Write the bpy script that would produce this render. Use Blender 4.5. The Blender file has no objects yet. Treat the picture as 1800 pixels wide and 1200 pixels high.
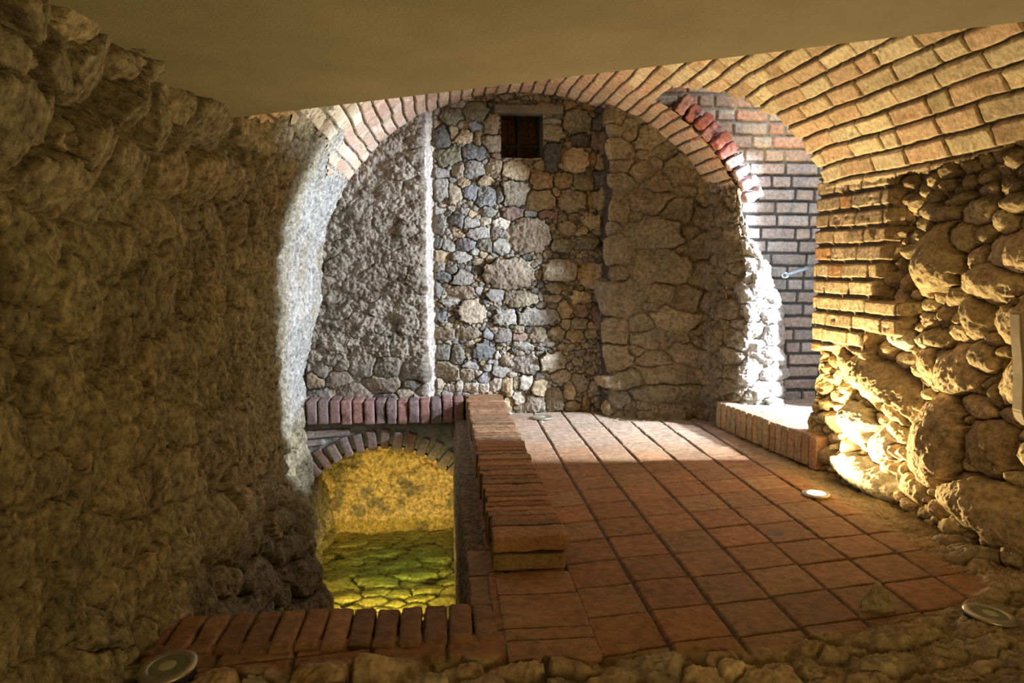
import bpy, math, random
import numpy as np
from mathutils import Vector

# ------------------------------------------------------------------ camera, world, lights
SC = bpy.context.scene
COL = SC.collection
F = 1330.0                      # focal length in pixels of the 1800 x 1200 frame
H = 1.27                        # eye height above the tiles
VPU, VPV = 782.0, 462.0         # where lines running straight into the cellar meet
PITCH = math.atan((600 - VPV) / F)
YAW = math.atan((900 - VPU) * math.cos(PITCH) / F)
FW = np.array([math.sin(YAW) * math.cos(PITCH), math.cos(YAW) * math.cos(PITCH), -math.sin(PITCH)])
RT = np.array([math.cos(YAW), -math.sin(YAW), 0.0])
UP = np.cross(RT, FW)
CAM = np.array([0.0, 0.0, H])

cam_data = bpy.data.cameras.new('camera')
cam = bpy.data.objects.new('camera', cam_data)
COL.objects.link(cam)
cam.location = CAM
cam.rotation_euler = (math.pi / 2 - PITCH, 0, -YAW)
cam_data.sensor_width = 36
cam_data.lens = 36 * F / 1800
cam_data.clip_start = 0.05
SC.camera = cam

SC.view_settings.view_transform = 'Standard'
SC.view_settings.look = 'None'
SC.view_settings.exposure = 0.0
SC.view_settings.gamma = 1
SC.view_settings.use_curve_mapping = False
SC.cycles.use_denoising = True
SC.cycles.max_bounces = 6
SC.cycles.sample_clamp_indirect = 3.0

world = bpy.data.worlds.new('world')
SC.world = world
world.use_nodes = True
world.node_tree.nodes['Background'].inputs[0].default_value = (1.0, 0.66, 0.28, 1)
world.node_tree.nodes['Background'].inputs[1].default_value = 0.03


def light(name, kind, loc, target, energy, color, **kw):
    d = bpy.data.lights.new(name, kind)
    d.energy = energy
    d.color = color
    for k, v in kw.items():
        setattr(d, k, v)
    o = bpy.data.objects.new(name, d)
    COL.objects.link(o)
    o.location = loc
    if target is not None:
        o.rotation_euler = (Vector(target) - Vector(loc)).to_track_quat('-Z', 'Y').to_euler()
    return o


WARM = (1.0, 0.655, 0.24)
# soft warm light of the entrance room behind the camera
light('entrance_light', 'AREA', (1.2, -0.9, 0.50), (0.0, 4.0, 1.25), 27, WARM, shape='RECTANGLE', size=0.9, size_y=0.7)
# cold floodlight deep in the niche, out of sight behind the brick pier
for zl, zt, sz in ((1.25, -0.10, 78), (1.94, 1.30, 84)):
    light('niche_flood', 'SPOT', (3.72, 4.54, zl), (-0.6, 5.75, zt), 1080, (0.80, 0.88, 1.0),
          spot_size=math.radians(sz), spot_blend=0.5, shadow_soft_size=0.07)
light('niche_fill', 'AREA', (2.75, 4.95, 2.80), (2.65, 5.7, 0.9), 16, (0.74, 0.82, 1.0), shape='RECTANGLE', size=0.7, size_y=0.5)
# the burning floor lamp
light('floor_lamp_beam', 'SPOT', (2.02, 4.15, 0.050), (2.22, 3.55, 1.5), 225, (1.0, 0.70, 0.30),
      spot_size=math.radians(146), spot_blend=0.45, shadow_soft_size=0.035)
# lamp under the water of the pit
light('pool_lamp', 'SPOT', (-0.40, 4.25, -1.03), (-0.42, 6.58, -1.22), 230, (1.0, 0.70, 0.22), spot_size=math.radians(56),
      spot_blend=0.6, shadow_soft_size=0.10)
light('pool_fill', 'SPOT', (-0.62, 4.70, -0.90), (-0.28, 5.75, -1.22), 46, (1.0, 0.80, 0.30), spot_size=math.radians(84),
      spot_blend=0.7, shadow_soft_size=0.05)  # added fill just above the water, brightening the bed
light('pool_edge_fill', 'POINT', (-0.70, 4.85, -0.95), None, 2.5, (1.0, 0.76, 0.22), shadow_soft_size=0.04)  # added point fill for the bright strip on the pit's left side


# ------------------------------------------------------------------ measuring helpers
def ray(u, v):
    d = FW * F + RT * (u - 900) + UP * (600 - v)
    return d / d[1]                       # per metre of Y


def atY(u, v, Y):
    return CAM + ray(u, v) * Y


def atX(u, v, X):
    d = ray(u, v)
    return CAM + d * (X / d[0])


def atZ(u, v, Z):
    d = ray(u, v)
    return CAM + d * ((Z - H) / d[2])


XC, EA, EB, ZC = 0.65, 1.70, 1.60, 1.10     # barrel vault: centre, half width, rise, springing centre


def on_vault(u, v):
    d = ray(u, v)
    A = (d[0] / EA) ** 2 + (d[2] / EB) ** 2
    B = 2 * (-XC * d[0] / EA ** 2 + (H - ZC) * d[2] / EB ** 2)
    C = (XC / EA) ** 2 + ((H - ZC) / EB) ** 2 - 1
    y = (-B + math.sqrt(B * B - 4 * A * C)) / (2 * A)
    p = CAM + d * y
    return math.atan2((p[2] - ZC) / EB, (p[0] - XC) / EA), y


# ------------------------------------------------------------------ noise
_r = np.random.RandomState(7)
PERM = np.concatenate([_r.permutation(256)] * 3).astype(np.int32)
_g = _r.normal(size=(256, 3)); _g /= np.linalg.norm(_g, axis=1)[:, None]
GX, GY, GZ = [a.astype(np.float32).copy() for a in _g.T]


def perlin(x, y, z):
    x = np.asarray(x, np.float32); y = np.asarray(y, np.float32); z = np.asarray(z, np.float32)
    x, y, z = np.broadcast_arrays(x, y, z)
    xi = np.floor(x).astype(np.int32); yi = np.floor(y).astype(np.int32); zi = np.floor(z).astype(np.int32)
    xf = x - xi; yf = y - yi; zf = z - zi
    xi &= 255; yi &= 255; zi &= 255
    u = xf * xf * xf * (xf * (xf * 6 - 15) + 10)
    v = yf * yf * yf * (yf * (yf * 6 - 15) + 10)
    w = zf * zf * zf * (zf * (zf * 6 - 15) + 10)
    out = 0
    for dx in (0, 1):
        px = PERM[xi + dx]; wx = u if dx else 1 - u
        for dy in (0, 1):
            py = PERM[px + yi + dy]; wy = wx * (v if dy else 1 - v)
            for dz in (0, 1):
                k = PERM[py + zi + dz]
                out = out + (GX[k] * (xf - dx) + GY[k] * (yf - dy) + GZ[k] * (zf - dz)) * wy * (w if dz else 1 - w)
    return out * 1.5


def fbm(x, y, z, sc, octv=4, gain=0.5, seed=0.0, ridged=False):
    a, s, t, n = 1.0, sc, 0.0, 0.0
    for i in range(octv):
        v = perlin(x * s + seed + i * 17.3, y * s + seed * 1.7, z * s - seed)
        if ridged:
            v = 1 - 2 * np.abs(v)
        t = t + a * v; n += a
        a *= gain; s *= 2.07
    return t / n


def sstep(a, b, x):
    t = np.clip((x - a) / (b - a), 0, 1)
    return t * t * (3 - 2 * t)


def mix(a, b, t):
    return a * (1 - t) + b * t


# ------------------------------------------------------------------ materials
def new_mat(name):
    m = bpy.data.materials.new(name)
    m.use_nodes = True
    nt = m.node_tree
    return m, nt, nt.nodes['Principled BSDF']


def masonry(name, bump=0.5, fine=140.0, coarse=34.0, rough=0.88, var=0.45, dist=0.006):
    m, nt, b = new_mat(name)
    at = nt.nodes.new('ShaderNodeAttribute'); at.attribute_name = 'Col'
    tc = nt.nodes.new('ShaderNodeTexCoord')
    n1 = nt.nodes.new('ShaderNodeTexNoise'); n1.inputs['Scale'].default_value = coarse; n1.inputs['Detail'].default_value = 8
    n1.inputs['Roughness'].default_value = 0.7
    n2 = nt.nodes.new('ShaderNodeTexNoise'); n2.inputs['Scale'].default_value = fine; n2.inputs['Detail'].default_value = 4
    for n in (n1, n2):
        nt.links.new(tc.outputs['Object'], n.inputs['Vector'])
    mr = nt.nodes.new('ShaderNodeMapRange')
    mr.inputs['From Min'].default_value = 0.3; mr.inputs['From Max'].default_value = 0.7
    mr.inputs['To Min'].default_value = 1 - var; mr.inputs['To Max'].default_value = 1 + var
    nt.links.new(n1.outputs['Fac'], mr.inputs['Value'])
    vm = nt.nodes.new('ShaderNodeVectorMath'); vm.operation = 'SCALE'
    nt.links.new(at.outputs['Color'], vm.inputs[0]); nt.links.new(mr.outputs['Result'], vm.inputs['Scale'])
    nt.links.new(vm.outputs['Vector'], b.inputs['Base Color'])
    add = nt.nodes.new('ShaderNodeMath'); add.operation = 'MULTIPLY_ADD'
    nt.links.new(n2.outputs['Fac'], add.inputs[0]); add.inputs[1].default_value = 0.45
    nt.links.new(n1.outputs['Fac'], add.inputs[2])
    bp = nt.nodes.new('ShaderNodeBump'); bp.inputs['Strength'].default_value = bump; bp.inputs['Distance'].default_value = dist
    nt.links.new(add.outputs[0], bp.inputs['Height']); nt.links.new(bp.outputs['Normal'], b.inputs['Normal'])
    b.inputs['Roughness'].default_value = rough
    b.inputs['Specular IOR Level'].default_value = 0.25
    return m


def plain(name, color, rough=0.6, metal=0.0, emit=None, power=0.0, noise=0.0):
    m, nt, b = new_mat(name)
    b.inputs['Base Color'].default_value = (*color, 1)
    b.inputs['Roughness'].default_value = rough
    b.inputs['Metallic'].default_value = metal
    if emit:
        b.inputs['Emission Color'].default_value = (*emit, 1)
        b.inputs['Emission Strength'].default_value = power
    if noise:
        n = nt.nodes.new('ShaderNodeTexNoise'); n.inputs['Scale'].default_value = 30; n.inputs['Detail'].default_value = 6
        tc = nt.nodes.new('ShaderNodeTexCoord'); nt.links.new(tc.outputs['Object'], n.inputs['Vector'])
        r = nt.nodes.new('ShaderNodeValToRGB')
        r.color_ramp.elements[0].position = 0.3; r.color_ramp.elements[1].position = 0.7
        r.color_ramp.elements[0].color = (*[c * (1 - noise) for c in color], 1)
        r.color_ramp.elements[1].color = (*[min(1, c * (1 + noise)) for c in color], 1)
        nt.links.new(n.outputs['Fac'], r.inputs['Fac']); nt.links.new(r.outputs['Color'], b.inputs['Base Color'])
        bp = nt.nodes.new('ShaderNodeBump'); bp.inputs['Strength'].default_value = 0.3; bp.inputs['Distance'].default_value = 0.003
        nt.links.new(n.outputs['Fac'], bp.inputs['Height']); nt.links.new(bp.outputs['Normal'], b.inputs['Normal'])
    return m


M_STONE = masonry('rough_stone', bump=0.8, dist=0.014, var=.6)
M_EARTH = masonry('earthy_plaster', bump=0.9, coarse=30.0, dist=0.024, var=.85)
M_BRICK = masonry('old_brick', bump=0.7, coarse=42.0, var=0.42, dist=0.007)
M_TILE = masonry('worn_terracotta', bump=0.5, coarse=24.0, var=0.45, dist=0.005, rough=0.68)


# ------------------------------------------------------------------ mesh builders
def describe(o, label=None, cat=None, kind=None, group=None):
    if label: o['label'] = label
    if cat: o['category'] = cat
    if kind: o['kind'] = kind
    if group: o['group'] = group
    return o


def link_mesh(name, verts, faces, mat, col=None, smooth=True, parent=None):
    me = bpy.data.meshes.new(name)
    verts = np.asarray(verts, np.float32); faces = np.asarray(faces, np.int32)
    me.vertices.add(len(verts)); me.vertices.foreach_set('co', verts.ravel())
    k = faces.shape[1]
    me.loops.add(faces.size); me.loops.foreach_set('vertex_index', faces.ravel())
    me.polygons.add(len(faces))
    me.polygons.foreach_set('loop_start', np.arange(0, faces.size, k, dtype=np.int32))
    me.polygons.foreach_set('use_smooth', np.full(len(faces), smooth))
    me.update(calc_edges=True)
    if col is not None:
        c = np.ones((len(verts), 4), np.float32); c[:, :3] = np.clip(col, 0, 1)
        a = me.color_attributes.new('Col', 'FLOAT_COLOR', 'POINT'); a.data.foreach_set('color', c.ravel())
    me.materials.append(mat)
    o = bpy.data.objects.new(name, me)
    COL.objects.link(o)
    if parent: o.parent = parent
    return o


def surface(name, P, h, col, mat, mask=None, flip=False, N=None, see=(0.5, 4.0, 1.2)):
    """P (n,m,3) base positions, h (n,m) relief along the normal."""
    n, m = P.shape[:2]
    if N is None:
        du = np.gradient(P, axis=0); dv = np.gradient(P, axis=1)
        N = np.cross(du, dv); N /= np.linalg.norm(N, axis=2)[..., None] + 1e-12
    flip = float(np.mean(N * (np.array(see) - P))) < 0      # relief always grows towards the room
    if flip: N = -N
    V = (P + N * h[..., None]).reshape(-1, 3)
    idx = np.arange(n * m).reshape(n, m)
    q = np.stack([idx[:-1, :-1], idx[1:, :-1], idx[1:, 1:], idx[:-1, 1:]], -1)
    if flip: q = q[..., ::-1]
    if mask is not None:
        ok = mask[:-1, :-1] & mask[1:, :-1] & mask[1:, 1:] & mask[:-1, 1:]
        q = q[ok]
    q = q.reshape(-1, 4)
    used = np.unique(q)
    remap = np.full(n * m, -1, np.int64); remap[used] = np.arange(len(used))
    return link_mesh(name, V[used], remap[q], mat, col.reshape(-1, 3)[used])


def path2d(pts, step, smooth):
    pts = np.array(pts, float)
    d = np.concatenate([[0], np.cumsum(np.linalg.norm(np.diff(pts, axis=0), axis=1))])
    w = np.arange(0, d[-1], step)
    xs = np.interp(w, d, pts[:, 0]); ys = np.interp(w, d, pts[:, 1])
    k = int(max(1, smooth / step))
    ker = np.hanning(2 * k + 3)[1:-1]; ker /= ker.sum()
    pad = len(ker) // 2
    xs = np.convolve(np.pad(xs, pad, mode='edge'), ker, 'valid'); ys = np.convolve(np.pad(ys, pad, mode='edge'), ker, 'valid')
    return w, xs, ys


# ------------------------------------------------------------------ patterns
PAL = {'g': (.31, .295, .265), 'b': (.235, .24, .245), 'd': (.15, .145, .13), 't': (.50, .41, .27), 'w': (.60, .55, .45),
       'r': (.28, .20, .165), 'n': (.28, .265, .19), 'o': (.38, .30, .19), 'e': (.36, .31, .23)}


def stones(S, T, seeds, pal, seed, warp=0.02, gap=0.10, amp=0.03, tilt=0.35, cap=1.35, dm=.30):
    """Fitted rubble: anisotropic cells round the seeds (s, t, rs, rt, rot, colour key)."""
    rs = np.random.RandomState(seed)
    shp = S.shape
    Sx = S + warp * fbm(S, T, 0 * S, 9.0, 3, seed=seed) + warp * .35 * fbm(S, T, 0 * S, 38.0, 2, seed=seed + 3)
    Tx = T + warp * fbm(S, T, 0 * S, 9.0, 3, seed=seed + 11) + warp * .35 * fbm(S, T, 0 * S, 38.0, 2, seed=seed + 13)
    s = Sx.ravel().astype(np.float32); t = Tx.ravel().astype(np.float32)
    F1 = np.full(s.size, 9., np.float32); F2 = F1.copy(); I1 = np.zeros(s.size, np.int32)
    # rows are visited through a coarse sort so that each seed only touches its neighbourhood
    order = np.argsort(s, kind='stable'); so = s[order]; to = t[order]
    f1 = F1[order]; f2 = F2[order]; i1 = I1[order]
    for i, q in enumerate(seeds):
        R = 3.2 * max(q[2], q[3])
        a = np.searchsorted(so, q[0] - R); b = np.searchsorted(so, q[0] + R)
        if b <= a: continue
        dt = to[a:b] - q[1]
        sel = np.nonzero(np.abs(dt) < R)[0]
        if sel.size == 0: continue
        k = sel + a
        ds = so[k] - q[0]; dt = dt[sel]
        c, sn = math.cos(q[4]), math.sin(q[4])
        x = (ds * c + dt * sn) / q[2]; y = (-ds * sn + dt * c) / q[3]
        pw = 2.5
        d = (np.abs(x) ** pw + np.abs(y) ** pw) ** (1 / pw)
        o1 = f1[k]; o2 = f2[k]
        nearer = d < o1
        f2[k] = np.where(nearer, o1, np.minimum(o2, d))
        f1[k] = np.where(nearer, d, o1)
        ii = i1[k]; ii[nearer] = i; i1[k] = ii
    F1[order] = f1; F2[order] = f2; I1[order] = i1
    q = np.array([x[:4] for x in seeds], np.float32)
    size = np.sqrt(q[I1, 2] * q[I1, 3])
    e = (F2 - F1)                                # 0 on the border of two cells
    e = np.minimum(e, np.maximum(0, cap - F1) * 0.9)
    body = sstep(0.015, gap + 0.16, e)
    dome = 1 - dm * np.clip(F1, 0, 1.3) ** 2
    ta = rs.uniform(-tilt, tilt, (len(seeds), 2)); lift = rs.uniform(0.6, 1.15, len(seeds))
    tl = ta[I1, 0] * (s - q[I1, 0]) + ta[I1, 1] * (t - q[I1, 1])
    A = amp * np.clip((size / 0.07) ** 0.6, 0.45, 2.2)
    h = A * body * dome * lift[I1] + tl * body
    keys = [x[5] if len(x) > 5 and x[5] else None for x in seeds]
    base = np.array([PAL[k] if k else PAL[pal[rs.randint(len(pal))]] for k in keys])
    base = base * rs.uniform(0.80, 1.18, (len(seeds), 1)) * (1 + rs.uniform(-.025, .025, (len(seeds), 3)))
    return h.reshape(shp), body.reshape(shp), base[I1].reshape(shp + (3,)), (F1.reshape(shp), size.reshape(shp))


def fill_seeds(lst, s0, s1, t0, t1, size, seed, keep=0.8, aspect=1.35, jitter=0.35):
    """adds random stones where the measured ones leave room"""
    rs = np.random.RandomState(seed)
    out = list(lst)
    n = int((s1 - s0) * (t1 - t0) / (size * size) * 9)
    for _ in range(n):
        s = rs.uniform(s0, s1); t = rs.uniform(t0, t1); r = size * rs.uniform(.55, 1.35)
        rx = r * rs.uniform(1.0, aspect); ry = r / rs.uniform(1.0, aspect)
        ok = True
        for q in out:
            dx = (s - q[0]) / (q[2] + rx * keep); dy = (t - q[1]) / (q[3] + ry * keep)
            if dx * dx + dy * dy < 1.0: ok = False; break
        if ok: out.append((s, t, rx, ry, rs.uniform(-jitter, jitter), None))
    return out


def bricks(S, T, L, C, joint, seed, warp=0.004, headers=0.25, s_off=0.0, t_off=0.0, round_=0.012, tilt=0.10, wav=0.0):
    """coursed brickwork: S along the course, T across; returns relief 0..1, id randoms"""
    rs = np.random.RandomState(seed)
    Sw = S + warp * fbm(S, T, 0 * S, 22.0, 3, seed=seed) + s_off
    Tw = T + warp * fbm(S, T, 0 * S, 16.0, 3, seed=seed + 5) + t_off + wav * fbm(S, T, 0 * S, 1.6, 2, seed=seed + 9)
    ci = np.floor(Tw / C).astype(int)
    c0, c1 = ci.min(), ci.max()
    e = np.zeros_like(S); rid = np.zeros(S.shape, int)
    ls = np.zeros_like(S); lt = np.zeros_like(S)
    lo, hi = Sw.min() - 1, Sw.max() + 1
    nid = 0
    for c in range(c0, c1 + 1):
        mk = ci == c
        if not mk.any(): continue
        x = lo + (c % 2) * L * .5 + rs.uniform(-.07, .07)
        b = [x]
        while x < hi:
            x += L * (rs.uniform(.45, .6) if rs.rand() < headers else rs.uniform(.93, 1.07))
            b.append(x)
        b = np.array(b)
        sv = Sw[mk]; k = np.clip(np.searchsorted(b, sv) - 1, 0, len(b) - 2)
        ds = np.minimum(sv - b[k], b[k + 1] - sv); tv = Tw[mk] - c * C; dt = np.minimum(tv, C - tv)
        ds = ds - joint / 2 * 0.8; dt = dt - joint / 2
        r = round_
        a1 = np.clip(r - ds, 0, None); a2 = np.clip(r - dt, 0, None)
        e[mk] = r - np.hypot(a1, a2)             # distance inside the rounded outline
        rid[mk] = nid + k
        ls[mk] = (sv - (b[k] + b[k + 1]) / 2); lt[mk] = tv - C / 2
        nid += len(b)
    R = rs.rand(nid + 1, 4)
    body = sstep(-0.004, round_ * 0.9, e)
    tl = ((R[rid, 2] - .5) * ls + (R[rid, 3] - .5) * lt * 3) * tilt
    return body, tl, R[rid], e


def brick_colors(R, pal, spread=0.22):
    pal = np.array(pal)
    k = np.clip((R[..., 0] * len(pal)).astype(int), 0, len(pal) - 1)
    return pal[k] * (1 + (R[..., 1:2] - .5) * 2 * spread)


class Solids:
    """many worn bricks or stones gathered into one mesh"""
    def __init__(s): s.v = []; s.f = []; s.c = []; s.n = 0

    def block(s, loc, size, axes=None, res=0.012, rnd=0.012, rough=0.004, col=(.4, .2, .12), seed=0, chip=0.0, fr=14.0):
        hx = np.array(size) / 2
        nn = [max(2, int(round(size[k] / res))) for k in range(3)]
        V = []; Fc = []; base = 0
        for ax in range(3):
            a, b = (ax + 1) % 3, (ax + 2) % 3
            for sg in (-1, 1):
                A, B = np.meshgrid(np.linspace(-1, 1, nn[a] + 1), np.linspace(-1, 1, nn[b] + 1), indexing='ij')
                p = np.zeros(A.shape + (3,)); p[..., a] = A * hx[a]; p[..., b] = B * hx[b]; p[..., ax] = sg * hx[ax]
                idx = np.arange(A.size).reshape(A.shape) + base
                q = np.stack([idx[:-1, :-1], idx[1:, :-1], idx[1:, 1:], idx[:-1, 1:]], -1).reshape(-1, 4)
                if sg < 0: q = q[:, ::-1]
                V.append(p.reshape(-1, 3)); Fc.append(q); base += A.size
        V = np.concatenate(V); Fc = np.concatenate(Fc)
        inner = np.clip(V, -(hx - rnd), hx - rnd)
        d = V - inner; ln = np.linalg.norm(d, axis=1)[:, None]
        nrm = np.where(ln > 1e-9, d / np.maximum(ln, 1e-9), 0)
        V = inner + nrm * rnd
        o = seed * 3.77
        nz = fbm(V[:, 0] + o, V[:, 1] - o, V[:, 2] + 2 * o, fr, 4, 0.55)
        n2 = fbm(V[:, 0] - o, V[:, 1] + o, V[:, 2] + o, fr * .45, 2, 0.5)
        amt = rough * nz + chip * np.minimum(0, n2 + .12)
        V = V + nrm * amt[:, None]
        cc = np.array(col)[None, :] * (1 + .30 * n2 + .14 * nz)[:, None]
        if axes is not None: V = V @ np.array(axes, float)      # rows: directions of local x, y, z
        V = V + np.array(loc)
        s.v.append(V); s.f.append(Fc + s.n); s.c.append(cc); s.n += len(V)

    def build(s, name, mat, parent=None):
        return link_mesh(name, np.concatenate(s.v), np.concatenate(s.f), mat, np.concatenate(s.c), parent=parent)


def boxes(name, lst, mat, parent=None):
    v = []; f = []
    for (x0, x1, y0, y1, z0, z1) in lst:
        b = len(v)
        v += [(x0, y0, z0), (x1, y0, z0), (x1, y1, z0), (x0, y1, z0), (x0, y0, z1), (x1, y0, z1), (x1, y1, z1), (x0, y1, z1)]
        f += [[b + i for i in q] for q in ((0, 3, 2, 1), (4, 5, 6, 7), (0, 1, 5, 4), (1, 2, 6, 5), (2, 3, 7, 6), (3, 0, 4, 7))]
    return link_mesh(name, v, f, mat, smooth=False, parent=parent)


def empty(name, loc=(0, 0, 0)):
    o = bpy.data.objects.new(name, None); COL.objects.link(o); o.location = loc; o.empty_display_size = .1
    return o


def lathe(name, prof, mat, parent=None, seg=48, loc=(0, 0, 0), smooth=True):
    v = []; f = []
    for r, z in prof:
        for k in range(seg):
            a = 2 * math.pi * k / seg
            v.append((loc[0] + r * math.cos(a), loc[1] + r * math.sin(a), loc[2] + z))
    for i in range(len(prof) - 1):
        for k in range(seg):
            k2 = (k + 1) % seg
            f.append((i * seg + k, i * seg + k2, (i + 1) * seg + k2, (i + 1) * seg + k))
    return link_mesh(name, v, f, mat, smooth=smooth, parent=parent)


# ================================================================== LEFT WALL
def vault_point(t):
    return XC + EA * np.cos(t), ZC + EB * np.sin(t)


BRICK_EDGE = [on_vault(*p) for p in ((430, 205), (500, 205), (545, 215), (575, 262), (572, 300), (606, 318), (626, 322))]
be_t = np.array([p[0] for p in BRICK_EDGE]); be_y = np.array([p[1] for p in BRICK_EDGE])
_o = np.argsort(be_y); be_t = be_t[_o]; be_y = be_y[_o]


def left_limit(Y):
    """vault angle above which the left haunch is brick"""
    b = np.interp(Y, [0, 2.9] + list(be_y), [2.05, 2.1] + list(be_t))
    return b


if True:
    Yv = [1.15]
    while Yv[-1] < 6.60: Yv.append(Yv[-1] + max(0.0042, 0.0023 * Yv[-1]))
    Yv = np.array(Yv)
    # profile: pit wall, upright wall, then the haunch of the vault
    tt = np.linspace(math.pi, 1.95, 400)
    ex, ez = vault_point(tt)
    prof = [(-0.86, -1.55), (-0.90, -0.95), (-0.97, -0.45), (-1.03, -0.02), (-1.06, 0.25), (-1.06, 0.8)] + list(zip(ex, ez))
    w, px, pz = path2d(prof, 0.0065, 0.10)
    tang = np.arctan2((pz - ZC) / EB, (px - XC) / EA)          # vault angle of each row
    tang = np.where(tang < 0, tang + 2 * math.pi, tang)
    Yg, Wg = np.meshgrid(Yv, w, indexing='ij')
    X = np.broadcast_to(px, Yg.shape).copy(); Z = np.broadcast_to(pz, Yg.shape).copy()
    # the far stretch of wall is set back behind the pit
    X -= (0.13 * sstep(4.95, 5.35, Yg) * sstep(1.0, 0.2, Z))
    X += .13 * np.exp(-((Yg - 4.62) / .20) ** 2) * sstep(.0, -.25, Z)  # bulge added below floor level to shade the near wall from the pit lamp
    # near the floor the foot runs out a little
    X += 0.05 * sstep(0.25, -0.05, Z) * sstep(3.6, 2.6, Yg)
    P = np.stack([X, Yg, Z], -1)
    x, y, z = X, Yg, Z
    lm = [(60, 40, 60, 90), (20, 75, 55, 60), (100, 120, 55, 60), (165, 140, 45, 70), (35, 200, 70, 110), (225, 190, 40, 55),
          (290, 215, 50, 50), (365, 225, 40, 50), (220, 125, 25, 22), (430, 235, 35, 25), (235, 305, 30, 45), (150, 270, 45, 70),
          (330, 200, 18, 45), (110, 235, 30, 40), (405, 225, 14, 30), (500, 205, 14, 14), (535, 225, 18, 22), (530, 262, 14, 20),
          (160, 350, 20, 16), (90, 300, 60, 60)]
    sd = []
    for (u, v, a, b) in lm:
        t, yy = on_vault(u, v)
        k = int(np.argmin(np.abs(tang - t)))
        t2, y2 = on_vault(u + a * .7, v)
        t3, y3 = on_vault(u, v + b * .7)
        k3 = int(np.argmin(np.abs(tang - t3)))
        sd.append((yy, w[k], max(.04, abs(y2 - yy) / .7), max(.04, abs(w[k3] - w[k]) / .7 * .9), 0, None))
    sd = [(q[0], q[1], min(q[2], .30), min(q[3], .22), 0, 'e') for q in sd]
    sd = fill_seeds(sd, 1.1, 6.7, 0, w[-1], 0.11, 3, keep=.85, aspect=1.7)
    hs, body, bc, _ = stones(Yg, Wg, sd, 'eonteg', 21, warp=.04, gap=.08, amp=.060, tilt=.35, cap=1.7)
    top = sstep(1.30, 1.62, Z) * sstep(4.3, 3.4, Yg) + .55 * sstep(0.25, 0.05, Z) * sstep(2.9, 3.2, Yg)
    top = np.clip(top + (.18 + .45 * sstep(.0, .5, fbm(x, y, z, 1.3, 2, seed=4))) * sstep(4.7, 4.2, Yg), 0, 1)
    # rough plaster streaked along the slope of the wall
    st = fbm(x * 1.0, y * 1.0, z * .33, 6.0, 5, .6, seed=2)
    st2 = fbm(x, y * 1.0, z * .30, 22.0, 4, .6, seed=8, ridged=True)
    big = fbm(x, y, z, 2.3, 3, .5, seed=31)
    lump = fbm(x, y, z * .7, 11.0, 4, .55, seed=14)
    smooth_far = sstep(4.6, 5.4, Yg)
    h = .035 * big + (.070 * st + .008 * st2 + .045 * lump) * (1 - .25 * smooth_far) + .020 * body * (1 - .5 * smooth_far)
    h = mix(h, hs * 1.25 - .050 + .006 * st2 + .018 * lump, top)
    pits = sstep(.30, .50, fbm(x, y, z * .6, 5.2, 3, .6, seed=57)) * (1 - smooth_far)
    h = h - .065 * pits
    h = h - .03 * sstep(1.55, 1.75, Z) * sstep(3.6, 3.0, Yg) * (1 - .5 * top)
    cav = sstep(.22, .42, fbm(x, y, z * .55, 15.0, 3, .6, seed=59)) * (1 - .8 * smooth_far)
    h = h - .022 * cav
    # brick haunch edge: plaster feathers out under the bricks
    lim = left_limit(Yg)
    dl = np.broadcast_to(tang, Yg.shape) - lim
    edge = sstep(-.03, .09, dl + .05 * fbm(x, y, z, 6.0, 3, seed=77))
    h = h * (.35 + .65 * edge) + .010 * (1 - edge)
    c = np.stack([.36 + 0 * x, .322 + 0 * x, .20 + 0 * x], -1)
    c = c * np.clip(1 + .8 * st + .6 * lump + .3 * big, .25, 2)[..., None]
    g = sstep(.05, .5, fbm(x, y, z, 1.7, 4, .6, seed=90))[..., None]
    c = mix(c, np.array([.33, .315, .19]) * (1 + .3 * st[..., None]), .55 * g)
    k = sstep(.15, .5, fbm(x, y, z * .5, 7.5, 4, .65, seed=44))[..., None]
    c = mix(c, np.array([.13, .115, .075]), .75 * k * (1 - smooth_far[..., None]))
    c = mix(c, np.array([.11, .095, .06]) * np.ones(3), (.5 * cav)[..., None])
    c = mix(c, bc * (.85 + .3 * lump[..., None] + .1 * st2[..., None]), top[..., None] * .6)
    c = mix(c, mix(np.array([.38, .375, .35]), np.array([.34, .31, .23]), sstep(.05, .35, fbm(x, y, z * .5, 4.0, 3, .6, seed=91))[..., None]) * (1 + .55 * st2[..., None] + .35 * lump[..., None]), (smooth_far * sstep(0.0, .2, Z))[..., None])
    mask = (dl > -.10)
    mask &= ~((Z < -.25) & (Yg < 2.45))
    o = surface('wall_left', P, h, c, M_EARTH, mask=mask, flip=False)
    describe(o, 'left wall of rough earthy plaster and rubble curving up into the vault beside the water pit', 'wall', 'structure')

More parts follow.
